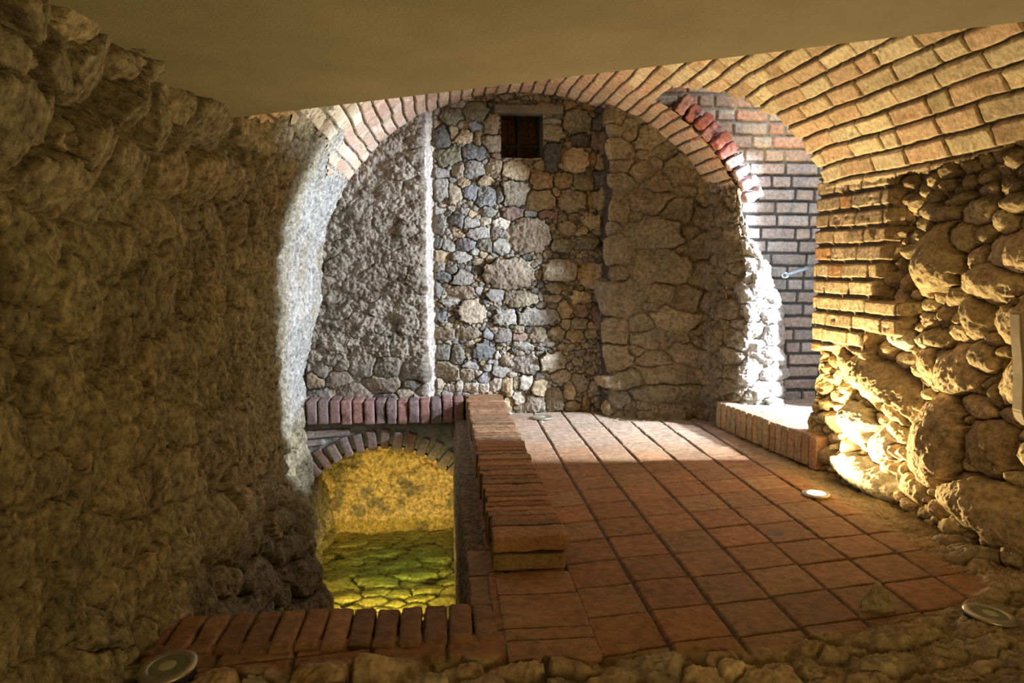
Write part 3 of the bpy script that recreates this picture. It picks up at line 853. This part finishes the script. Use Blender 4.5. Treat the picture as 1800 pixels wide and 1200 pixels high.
# ================================================================== PIT: side wall, back wall, bed, water
if True:
    pts = [(.055, -1.6), (.06, -.9), (.065, -.12), (.08, -.03), (.30, -.015)]
    w, px, pz = path2d(pts, .007, .02)
    yv = np.arange(2.5, 6.7, .009)
    Yg, Wg = np.meshgrid(yv, w, indexing='ij')
    X = np.broadcast_to(px, Yg.shape); Z = np.broadcast_to(pz, Yg.shape)
    n1 = fbm(X, Yg, Z, 9, 5, .6, seed=43); n2 = fbm(X, Yg, Z, 22, 4, .6, seed=44)
    c = np.array([.24, .19, .13]) * (1 + .4 * n1 + .2 * n2)[..., None]
    fl = Z > -.08
    h = np.where(fl, .008, .025) * n1 + .007 * n2
    o = surface('wall_pit_right', np.stack([X, Yg, Z], -1), h, c, M_EARTH, see=(-.5, 4.5, -.5))
    describe(o, 'dark earthen side of the water pit under the low brick wall', 'wall', 'structure')

    xv = np.arange(-1.45, .35, .007); zv = np.arange(-1.6, .10, .007)
    Xg, Zg = np.meshgrid(xv, zv, indexing='ij'); Yg = 6.58 + 0 * Xg
    sd = fill_seeds([], -1.5, .4, -1.6, .1, .10, 77, keep=.8, aspect=1.5)
    hs, bd, bc, _ = stones(Xg, Zg, sd, 'tto', 78, warp=.04, gap=.10, amp=.03, tilt=.3)
    n1 = fbm(Xg, Yg, Zg, 7, 5, .62, seed=45); n2 = fbm(Xg, Yg, Zg, 4, 4, .6, seed=46)
    c = np.array([.66, .50, .25]) * (1 + .3 * n1)[..., None]
    c = mix(c, np.array([.20, .19, .15]), (.75 * sstep(.08, .25, fbm(Xg, Yg, Zg, 4.0, 4, .6, seed=47)))[..., None])
    c = mix(c, np.array([.80, .72, .55]), (sstep(.48, .6, fbm(Xg, Yg, Zg, 16, 2, .6, seed=48)))[..., None])
    o = surface('wall_pit_back', np.stack([Xg, Yg, Zg], -1), hs * .9 + .06 * n1 + .05 * n2, c, M_EARTH, see=(-.5, 4.5, -.5))
    describe(o, 'ochre rock face at the back of the water pit under the brick arch', 'wall', 'structure')

    xv = np.arange(-1.4, .2, .008); yv = np.arange(2.6, 6.7, .010)
    Xg, Yg = np.meshgrid(xv, yv, indexing='ij'); Zg = -1.13 - .17 * sstep(5.6, 4.0, Yg)
    sd = fill_seeds([], -1.5, .3, 2.6, 6.7, .10, 87, keep=.66, aspect=1.7, jitter=.6)
    hs, bd, bc, _ = stones(Xg, Yg, sd, 'nno', 88, warp=.035, gap=.06, amp=.05, tilt=.15)
    n1 = fbm(Xg, Yg, Zg, 8, 4, .6, seed=55)
    c = mix(np.array([.46, .40, .13]) * np.ones(3), np.array([.20, .34, .13]) * np.ones(3), (sstep(.75, .1, np.hypot(Xg + .38, (Yg - 5.9) * .8)))[..., None]) * (1 + .3 * n1)[..., None]  # green glow of the lit water put into the bed's colour
    c = mix(np.array([.03, .045, .02]) * np.ones(3), c, sstep(.05, .75, bd)[..., None])
    o = surface('floor_pit', np.stack([Xg, Yg, Zg], -1), hs * .6 + .015 * n1, c, M_STONE, flip=False)
    describe(o, 'bed of flat stones under the water of the pit, its green glow put into their colour', 'floor', 'structure')
    # front of the pit below the curb
    o = boxes('wall_pit_front', [(-1.3, .2, 2.42, 2.60, -1.6, -.075)], plain('pit_earth', (.24, .19, .12), .95, noise=.3))
    describe(o, 'earth front of the water pit below the brick curb', 'wall', 'structure')

    # water: clear tinted sheet with ripples
    m = bpy.data.materials.new('pit_water'); m.use_nodes = True
    nt = m.node_tree; nt.nodes.clear()
    out = nt.nodes.new('ShaderNodeOutputMaterial')
    tr = nt.nodes.new('ShaderNodeBsdfTransparent'); tr.inputs[0].default_value = (.90, .95, .62, 1)
    gl = nt.nodes.new('ShaderNodeBsdfGlossy'); gl.inputs['Roughness'].default_value = .05
    fr = nt.nodes.new('ShaderNodeFresnel'); fr.inputs['IOR'].default_value = 1.33
    mx = nt.nodes.new('ShaderNodeMixShader')
    no = nt.nodes.new('ShaderNodeTexNoise'); no.inputs['Scale'].default_value = 16; no.inputs['Detail'].default_value = 3
    tc = nt.nodes.new('ShaderNodeTexCoord'); nt.links.new(tc.outputs['Object'], no.inputs['Vector'])
    bp = nt.nodes.new('ShaderNodeBump'); bp.inputs['Strength'].default_value = .8; bp.inputs['Distance'].default_value = .03
    nt.links.new(no.outputs['Fac'], bp.inputs['Height'])
    nt.links.new(bp.outputs['Normal'], gl.inputs['Normal']); nt.links.new(bp.outputs['Normal'], fr.inputs['Normal'])
    nt.links.new(fr.outputs[0], mx.inputs[0]); nt.links.new(tr.outputs[0], mx.inputs[1]); nt.links.new(gl.outputs[0], mx.inputs[2])
    nt.links.new(mx.outputs[0], out.inputs[0])
    xv = np.arange(-1.35, .12, .05); yv = np.arange(2.6, 6.62, .05)
    Xg, Yg = np.meshgrid(xv, yv, indexing='ij'); Zg = -.985 + 0 * Xg
    o = surface('water', np.stack([Xg, Yg, Zg], -1), .002 * fbm(Xg, Yg, Zg, 5, 2), np.ones(Xg.shape + (3,)), m, see=(-.5, 4.5, 1))
    describe(o, 'green-yellow lit water standing in the pit behind the brick curb', 'water')

# ================================================================== LOW BRICK WALL (parapet)
rs = random.Random(5)
TERRA = [(.28, .155, .08), (.31, .172, .09), (.25, .145, .078), (.33, .20, .11), (.27, .175, .10), (.30, .15, .078)]


def terra(k=1.0):
    c = rs.choice(TERRA); q = rs.uniform(.85, 1.15) * k
    return tuple(v * q for v in c)


S = Solids()
xl, xr = .185, .495
yc = 3.0
# two flat bricks close the near end
S.block(((xl + xr) / 2 + .003, yc + .065, .118), (.315, .135, .068), res=.008, rnd=.010, rough=.006, col=(.34, .20, .11), seed=1, chip=.012)
S.block(((xl + xr) / 2 - .002, yc + .075, .038), (.305, .145, .072), res=.008, rnd=.012, rough=.006, col=(.27, .19, .10), seed=2, chip=.015)
y = yc + .142
k = 3
while y < 6.46:
    t = rs.uniform(.060, .072)
    tw = rs.uniform(-.012, .012)
    S.block(((xl + xr) / 2 + rs.uniform(-.008, .008) - .005 * (y - 3), y + t / 2, .072 + rs.uniform(-.006, .004)),
            (.305 + rs.uniform(-.012, .010), t, .155), axes=[(math.cos(tw), math.sin(tw), 0), (-math.sin(tw), math.cos(tw), 0), (0, 0, 1)],
            res=.009 if y < 4.5 else .012, rnd=.009, rough=.008, col=terra(), seed=k, chip=.012, fr=20.0)
    y += t + rs.uniform(.002, .006); k += 1
o = S.build('low_brick_wall', M_BRICK)
describe(o, 'low wall of worn red bricks on edge between the water pit and the tiled floor', 'low wall')
core = boxes('mortar_bed', [(xl + .02, xr - .02, yc + .16, 6.46, -.05, .128)], plain('lime_mortar', (.25, .20, .14), .95, noise=.3), parent=o)

# bricks lying flush in the floor in front of the low wall
S = Solids()
ys = [atZ(950, v, 0)[1] for v in (1160, 1126, 1105, 1045)] + [2.985]
for a, b in zip(ys[:-1], ys[1:]):
    S.block((.345, (a + b) / 2, -.028), (.31, (b - a) - .004, .07), res=.009, rnd=.008, rough=.005, col=(.30, .185, .105), seed=k, chip=.010); k += 1
y = 2.72
while y < 3.2:
    S.block((.135, y + .145, -.045), (.10, .27, .07), res=.010, rnd=.010, rough=.007, col=(.28, .185, .11), seed=k, chip=.015); k += 1
    y += .28
o = S.build('brick_threshold', M_TILE)
describe(o, 'flush red brick slabs in the floor in front of the low wall end', 'brick paving')

# ================================================================== BRICK CURB in front of the pit
S = Solids()
x = .175
n = 0
while x > -1.12:
    t = .088 + rs.uniform(-.006, .004)
    tw = rs.uniform(-.02, .02)
    yb = 2.565 + rs.uniform(-.008, .008)
    S.block((x - t / 2, yb, -.028 + rs.uniform(-.004, .004)), (t - .006, .285 + rs.uniform(-.012, .008), .075),
            axes=[(math.cos(tw), math.sin(tw), 0), (-math.sin(tw), math.cos(tw), 0), (0, 0, 1)],
            res=.007, rnd=.014, rough=.006, col=terra(.9), seed=k, chip=.02); k += 1
    x -= t; n += 1
o = S.build('brick_curb', M_TILE)
boxes('mortar_bed', [(-1.1, .17, 2.43, 2.69, -.075, -.040)], bpy.data.materials['lime_mortar'], parent=o)
describe(o, 'row of red bricks laid side by side as a curb along the near edge of the pit', 'curb')

# ================================================================== LEDGE AND ARCH over the far end of the pit
root = empty('brick_ledge', (-.5, 6.3, -.06))
describe(root, 'brick ledge on a small brick arch over the far end of the water pit', 'ledge')
S = Solids()
x = .150; k2 = 400
DARK = [(.26, .155, .14), (.23, .145, .14), (.28, .17, .155), (.21, .155, .155), (.29, .16, .135)]
while x > -1.27:
    t = .0925 + rs.uniform(-.004, .004)
    zz = .048 + rs.uniform(-.004, .004) + .012 * sstep(-.2, -1.2, x)
    S.block((x - t / 2, 6.33 + rs.uniform(-.012, .006), zz), (t - .009, .31, .195 + rs.uniform(-.006, .004)), res=.009, rnd=.014, rough=.006,
            col=rs.choice(DARK), seed=k2, chip=.02); k2 += 1
    x -= t
o = S.build('ledge_bricks', M_BRICK, parent=root)

# arch ring
S = Solids()

p1, p2, p3 = atY(538, 862, 6.27), atY(690, 790, 6.27), atY(806, 850, 6.27)
# circle through the three measured intrados points
ax_, az_ = p1[0], p1[2]; bx_, bz_ = p2[0], p2[2]; cx_, cz_ = p3[0], p3[2]
dd = 2 * (ax_ * (bz_ - cz_) + bx_ * (cz_ - az_) + cx_ * (az_ - bz_))
ux = ((ax_**2 + az_**2) * (bz_ - cz_) + (bx_**2 + bz_**2) * (cz_ - az_) + (cx_**2 + cz_**2) * (az_ - bz_)) / dd
uz = ((ax_**2 + az_**2) * (cx_ - bx_) + (bx_**2 + bz_**2) * (ax_ - cx_) + (cx_**2 + cz_**2) * (bx_ - ax_)) / dd
rr = math.hypot(ax_ - ux, az_ - uz)
a0 = math.atan2(cz_ - uz, cx_ - ux) - .03; a1 = math.atan2(az_ - uz, ax_ - ux) + .10
a = a0
while a < a1:
    st = .094 / rr
    am = a + st / 2
    L = .17 + rs.uniform(-.02, .01)
    cth, sth = math.cos(am), math.sin(am)
    S.block((ux + (rr + L / 2) * cth, 6.36 + rs.uniform(-.02, .01), uz + (rr + L / 2) * sth), (L, .22, .080 + rs.uniform(-.008, .004)),
            axes=[(cth, 0, sth), (0, 1, 0), (-sth, 0, cth)], res=.010, rnd=.013, rough=.008, col=rs.choice([(.30, .25, .25), (.27, .20, .20), (.34, .28, .26), (.30, .21, .19)]), seed=k2, chip=.025); k2 += 1
    a += st + .004 / rr
# flat bricks packed in over the left shoulder
S.block((-.98, 6.37, -.135), (.36, .22, .065), axes=[(1, 0, .05), (0, 1, 0), (-.05, 0, 1)], res=.010, rnd=.014, rough=.006, col=(.32, .27, .27), seed=k2, chip=.02)
S.block((-1.10, 6.37, -.215), (.18, .2, .05), axes=[(1, 0, .05), (0, 1, 0), (-.05, 0, 1)], res=.010, rnd=.012, rough=.006, col=(.32, .27, .27), seed=k2 + 1, chip=.02)
o = S.build('arch_ring', M_BRICK, parent=root)
# mortar fill between arch and ledge (spandrel)
xv = np.arange(-1.33, .30, .009); zv = np.arange(-.72, -.01, .009)
Xg, Zg = np.meshgrid(xv, zv, indexing='ij')
rad = np.hypot(Xg - ux, Zg - uz)
mask = (rad > rr + .03)
Yg = 6.30 + .03 * sstep(-.10, -.04, Zg)
n1 = fbm(Xg, Yg, Zg, 14, 4, .6, seed=95)
cc = np.array([.27, .285, .30]) * (1 + .3 * n1)[..., None]
o = surface('mortar', np.stack([Xg, Yg, Zg], -1), .014 * n1, cc, M_BRICK, mask=mask, flip=False)
o.parent = root
# soffit of the arch behind the ring
aa = np.linspace(a0 - .25, a1 + .25, 120); yy = np.linspace(6.30, 6.7, 24)
Ag, Yg = np.meshgrid(aa, yy, indexing='ij')
Xg = ux + (rr + .02) * np.cos(Ag); Zg = uz + (rr + .02) * np.sin(Ag)
o = surface('soffit', np.stack([Xg, Yg, Zg], -1), .01 * fbm(Xg, Yg, Zg, 10, 3), np.broadcast_to(np.array([.35, .28, .18]), Xg.shape + (3,)).copy(), M_BRICK, see=(-.5, 6.4, -1.2))
o.parent = root
for ch in root.children: ch.matrix_parent_inverse = __import__('mathutils').Matrix.Translation(root.location).inverted()

# ================================================================== BROKEN RED ARCH at the right of the end wall
S = Solids()
kk = 700
t0 = math.asin((1.74 - ZC) / EB)
t = t0
sp = 0
while t < APEX - .10:
    X0, Z0 = vault_point(np.array(t))
    nx, nz = math.cos(t) / EA, math.sin(t) / EB
    q = math.hypot(nx, nz); nx /= q; nz /= q
    fade = 1 if t < t0 + .62 else .0
    out_ = .155 * fade + .075 * (1 - fade)
    red = (.42, .16, .12) if sp % 3 else (.48, .26, .21)
    if t < t0 + .2: red = (.52, .36, .33)
    if not fade: red = (.44, .32, .20)
    S.block((X0 + nx * (out_ / 2 - .012), 5.60 + rs.uniform(-.035, .03), Z0 + nz * (out_ / 2 - .012)), (out_ + rs.uniform(-.03, .02), .26, .072),
            axes=[(nx, 0, nz), (0, 1, 0), (-nz, 0, nx)], res=.009, rnd=.015, rough=.022, col=red, seed=kk, chip=.055, fr=18.0); kk += 1
    t += .090 / math.hypot(EA * math.sin(t), EB * math.cos(t)); sp += 1
o = S.build('broken_arch', M_BRICK)
describe(o, 'torn edge of red arch bricks standing out where the end wall meets the niche', 'arch')

# ================================================================== BRICK STEP in front of the niche
root = empty('brick_step', (2.2, 5.0, 0))
describe(root, 'raised step edged with upright bricks leading into the bright niche', 'step')
p0 = np.array([2.10, 5.66]); p1 = np.array([2.265, 4.44])
dv = p1 - p0; Ln = np.linalg.norm(dv); dv /= Ln
nv = np.array([-dv[1], dv[0]])                   # towards the niche
if nv[0] < 0: nv = -nv
S = Solids(); s = 0; kk = 900
while s < Ln:
    t = rs.uniform(.070, .080)
    c = p0 + dv * (s + t / 2) + nv * (.065 + rs.uniform(-.004, .004))
    g = min(1, s / Ln)
    S.block((c[0], c[1], .098 + rs.uniform(-.005, .003)), (t - .005, .13, .205), axes=[(dv[0], dv[1], 0), (nv[0], nv[1], 0), (0, 0, 1)],
            res=.010, rnd=.009, rough=.005, col=tuple(v * rs.uniform(.9, 1.1) for v in (.46, .33, .21)), seed=kk, chip=.015); kk += 1
    s += t
S.build('edge_bricks', M_BRICK, parent=root)
S = Solids()
for r_ in range(5):
    s = -.02 - .1 * (r_ % 2)
    while s < Ln + .2:
        c = p0 + dv * (s + .15) + nv * (.135 + .15 + r_ * .305)
        S.block((c[0], c[1], .165), (.296, .30, .06), axes=[(dv[0], dv[1], 0), (nv[0], nv[1], 0), (0, 0, 1)], res=.02, rnd=.008, rough=.005,
                col=tuple(v * rs.uniform(.9, 1.1) for v in (.50, .42, .34)), seed=kk, chip=.01); kk += 1
        s += .30
S.build('tread', M_BRICK, parent=root)
boxes('mortar_bed', [(2.42, 4.13, 4.62, 5.68, -.02, .14)], bpy.data.materials['lime_mortar'], parent=root)
for ch in root.children: ch.matrix_parent_inverse = __import__('mathutils').Matrix.Translation(root.location).inverted()

# ================================================================== SMALL WINDOW, LINTEL
wood = plain('old_timber', (.12, .065, .035), .85, noise=.45)
wood_d = plain('dark_timber', (.045, .04, .035), .9, noise=.4)
wood_g = plain('weathered_timber', (.23, .20, .155), .85, noise=.35)
Yw = 6.49
root = empty('window_1', (.65, 6.5, 2.145))
describe(root, 'small square boarded window high in the end wall under a timber lintel', 'window', 'structure')
stone_r = plain('reveal_stone', (.13, .11, .08), .95, noise=.4)
boxes('reveal', [(.455, .478, Yw - .02, 6.86, 2.12, 2.52), (.825, .85, Yw - .02, 6.86, 2.12, 2.52), (.455, .85, Yw - .02, 6.86, 2.115, 2.145)], stone_r, root)
boxes('board', [(.478, .560, 6.80, 6.83, 2.15, 2.52), (.564, .632, 6.79, 6.82, 2.15, 2.52), (.665, .74, 6.80, 6.83, 2.15, 2.52), (.745, .826, 6.82, 6.85, 2.15, 2.52),
                (.44, .86, 6.86, 6.90, 2.1, 2.6)], wood, root)
boxes('window_frame', [(.634, .662, 6.68, 6.74, 2.145, 2.52), (.478, .826, 6.69, 6.73, 2.262, 2.288)], wood_d, root)
for ch in root.children: ch.matrix_parent_inverse = __import__('mathutils').Matrix.Translation(root.location).inverted()
S = Solids()
pl, pr = atY(869, 200, 6.42), atY(989, 200, 6.42)
S.block(((pl[0] + pr[0]) / 2, 6.45, 2.535), (pr[0] - pl[0], .14, .068), res=.010, rnd=.005, rough=.004, col=(.20, .18, .145), seed=3, chip=.004, fr=8.0)
o = S.build('timber_lintel', M_BRICK)
describe(o, 'grey weathered timber lintel over the small square window', 'lintel')

# ================================================================== METAL ROD in the niche
steel = plain('blued_steel', (.10, .15, .20), .45, .6, noise=.3)


def tube(name, a, b, r, mat, parent=None, seg=20, extra=()):
    a = np.array(a, float); b = np.array(b, float); d = (b - a); L = np.linalg.norm(d); d /= L
    u = np.cross(d, [0, 0, 1]); u /= np.linalg.norm(u); v_ = np.cross(d, u)
    prof = [(0, 0), (r, 0)] + list(extra) + [(r, L), (0, L)]
    v = []; f = []
    for rr_, s_ in prof:
        for k in range(seg):
            an = 2 * math.pi * k / seg
            v.append(a + d * s_ + (u * math.cos(an) + v_ * math.sin(an)) * rr_)
    for i in range(len(prof) - 1):
        for k in range(seg):
            k2 = (k + 1) % seg
            f.append((i * seg + k, i * seg + k2, (i + 1) * seg + k2, (i + 1) * seg + k))
    return link_mesh(name, v, f, mat, parent=parent)


ra, rb = atY(1380, 484, 5.35), atY(1462, 457, 4.66)
root = empty('metal_rod', tuple(rb))
describe(root, 'blue-grey steel rod with a round head slanting across the niche brickwork', 'rod')
tube('shaft', ra, rb + (rb - ra) * .12, .0125, steel, root)
dd_ = (rb - ra) / np.linalg.norm(rb - ra)
tube('head', ra - dd_ * .012, ra + dd_ * .018, .020, plain('bright_steel', (.45, .52, .58), .4, .5), root)
for ch in root.children: ch.matrix_parent_inverse = __import__('mathutils').Matrix.Translation(root.location).inverted()

# ================================================================== RECESSED FLOOR LAMPS
rim_m = plain('brushed_steel', (.50, .48, .42), .38, .75, noise=.12)
gl_m = plain('frosted_glass', (.20, .24, .17), .25, 0.0)
lens_m = plain('lamp_lens', (.50, .52, .30), .3, 0.0)
body_m = plain('lamp_housing', (.05, .05, .055), .5, .3)


def floor_light(loc, tilt, label, lit=False, R=.088):
    root = empty('recessed_floor_light', loc)
    root.rotation_euler = tilt
    lathe('rim', [(R * .62, .004), (R * .66, .008), (R * .93, .007), (R, .002), (R, -.004), (R * .95, -.006)], rim_m, root)
    lathe('housing', [(R * .90, -.004), (R * .88, -.07), (0.0001, -.07)], body_m, root)
    if lit:
        g = plain('burning_glass', (1, .9, .6), .3, 0, (1.0, .80, .42), 60.0)
        lathe('glass', [(0.0001, .0062), (R * .63, .0062)], g, root)
    else:
        lathe('glass', [(R * .30, .0062), (R * .63, .0060)], gl_m, root)
        lathe('lens', [(0.0001, .0085), (R * .22, .0082), (R * .31, .0060)], lens_m, root)
    describe(root, label, 'floor lamp', group='round recessed floor lamps')
    return root


def on_floor(u, v, z): return tuple(atZ(u, v, z))


floor_light(on_floor(1435, 868, .010), (0, 0, 0), 'burning round floor lamp at the foot of the boulder wall', lit=True, R=.075)
floor_light(on_floor(1741, 1080, .022), (.0, .10, 0), 'unlit round floor lamp in the rubble at the lower right corner')
floor_light(on_floor(295, 1172, .030), (.06, -.10, .3), 'unlit round floor lamp among stones in front of the brick curb at lower left')
floor_light(on_floor(953, 733, .012), (0, 0, 0), 'unlit round floor lamp at the foot of the end wall', R=.088)

# ================================================================== LOOSE STONES
def rock(name, loc, size, seed, col, label, pts=10, flat=1.0):
    import bmesh
    r = random.Random(seed)
    bm = bmesh.new()
    for _ in range(pts):
        a = r.uniform(0, 6.283); zz = r.random()
        q = (1 - zz * .92)
        bm.verts.new((size[0] * math.cos(a) * q * .5, size[1] * math.sin(a) * q * .5, size[2] * zz * flat))
    for a in range(7):
        bm.verts.new((size[0] * .5 * math.cos(a * .9), size[1] * .5 * math.sin(a * .9), -.01))
    bmesh.ops.convex_hull(bm, input=bm.verts)
    geo = [v for v in bm.verts if not v.link_faces]
    bmesh.ops.delete(bm, geom=geo, context='VERTS')
    bmesh.ops.triangulate(bm, faces=bm.faces[:])
    bmesh.ops.subdivide_edges(bm, edges=bm.edges[:], cuts=3, use_grid_fill=True)
    bmesh.ops.smooth_vert(bm, verts=bm.verts[:], factor=.5, use_axis_x=True, use_axis_y=True, use_axis_z=True)
    bm.normal_update()
    v = np.array([tuple(x.co) for x in bm.verts]); nn = np.array([tuple(x.normal) for x in bm.verts])
    nz = fbm(v[:, 0] + seed, v[:, 1], v[:, 2], 1.2 / max(size) * 3, 3, .6)
    for x, a, b in zip(bm.verts, nn, nz): x.co = x.co + Vector(a) * float(b) * min(size) * .10
    me = bpy.data.meshes.new(name); bm.to_mesh(me); bm.free()
    ca = me.color_attributes.new('Col', 'FLOAT_COLOR', 'POINT')
    cc = np.ones((len(v), 4), np.float32); cc[:, :3] = np.array(col) * (1 + .3 * nz[:, None]); ca.data.foreach_set('color', cc.ravel())
    me.materials.append(M_STONE)
    o = bpy.data.objects.new(name, me); COL.objects.link(o); o.location = loc
    return describe(o, label, 'stone')


p = atZ(1540, 1068, 0)
rock('loose_stone', (p[0], p[1], -.004), (.15, .11, .115), 5, (.36, .31, .20), 'loose pointed pale stone standing on the front tiles')

p = atZ(893, 727, 0)
rock('rubble_chip', (p[0], p[1], .002), (.085, .05, .03), 8, (.42, .46, .48), 'flat blue-white chip of rubble in the corner of the low wall and the end wall')
p = atZ(953, 742, 0)
rock('rubble_chip', (p[0], p[1], .002), (.03, .02, .016), 9, (.55, .52, .46), 'tiny white chip on the tiles just in front of the rear floor lamp')
p = atZ(1338, 975, 0)

# ================================================================== PALE PANEL at the right edge
Yp = 2.72
prof = [atY(1783, 550, Yp), atY(1784, 590, Yp), atY(1787, 625, Yp), atY(1789, 660, Yp), atY(1788, 700, Yp), atY(1787, 722, Yp), atY(1792, 738, Yp), atY(1806, 750, Yp)]
pts = [(q[0], q[2]) for q in prof] + [(2.42, .62), (2.42, 1.08), (2.25, 1.085)]
v = []; f = []
n = len(pts)
for yy_ in (Yp - .03, Yp + .03):
    for q in pts: v.append((q[0], yy_, q[1]))
import bmesh
bm = bmesh.new()
bv = [bm.verts.new(q) for q in v]
bm.faces.new(bv[:n][::-1]); bm.faces.new(bv[n:])
for i in range(n):
    j = (i + 1) % n
    bm.faces.new((bv[i], bv[j], bv[n + j], bv[n + i]))
bmesh.ops.recalc_face_normals(bm, faces=bm.faces[:])
bmesh.ops.bevel(bm, geom=bm.edges[:], offset=.006, segments=2, affect='EDGES')
me = bpy.data.meshes.new('pale_panel'); bm.to_mesh(me); bm.free()
me.materials.append(plain('pale_board', (.46, .40, .30), .7, noise=.12))
o = bpy.data.objects.new('wall_panel', me); COL.objects.link(o)
describe(o, 'smooth pale panel fixed to the boulder wall at the right edge of the view', 'panel')
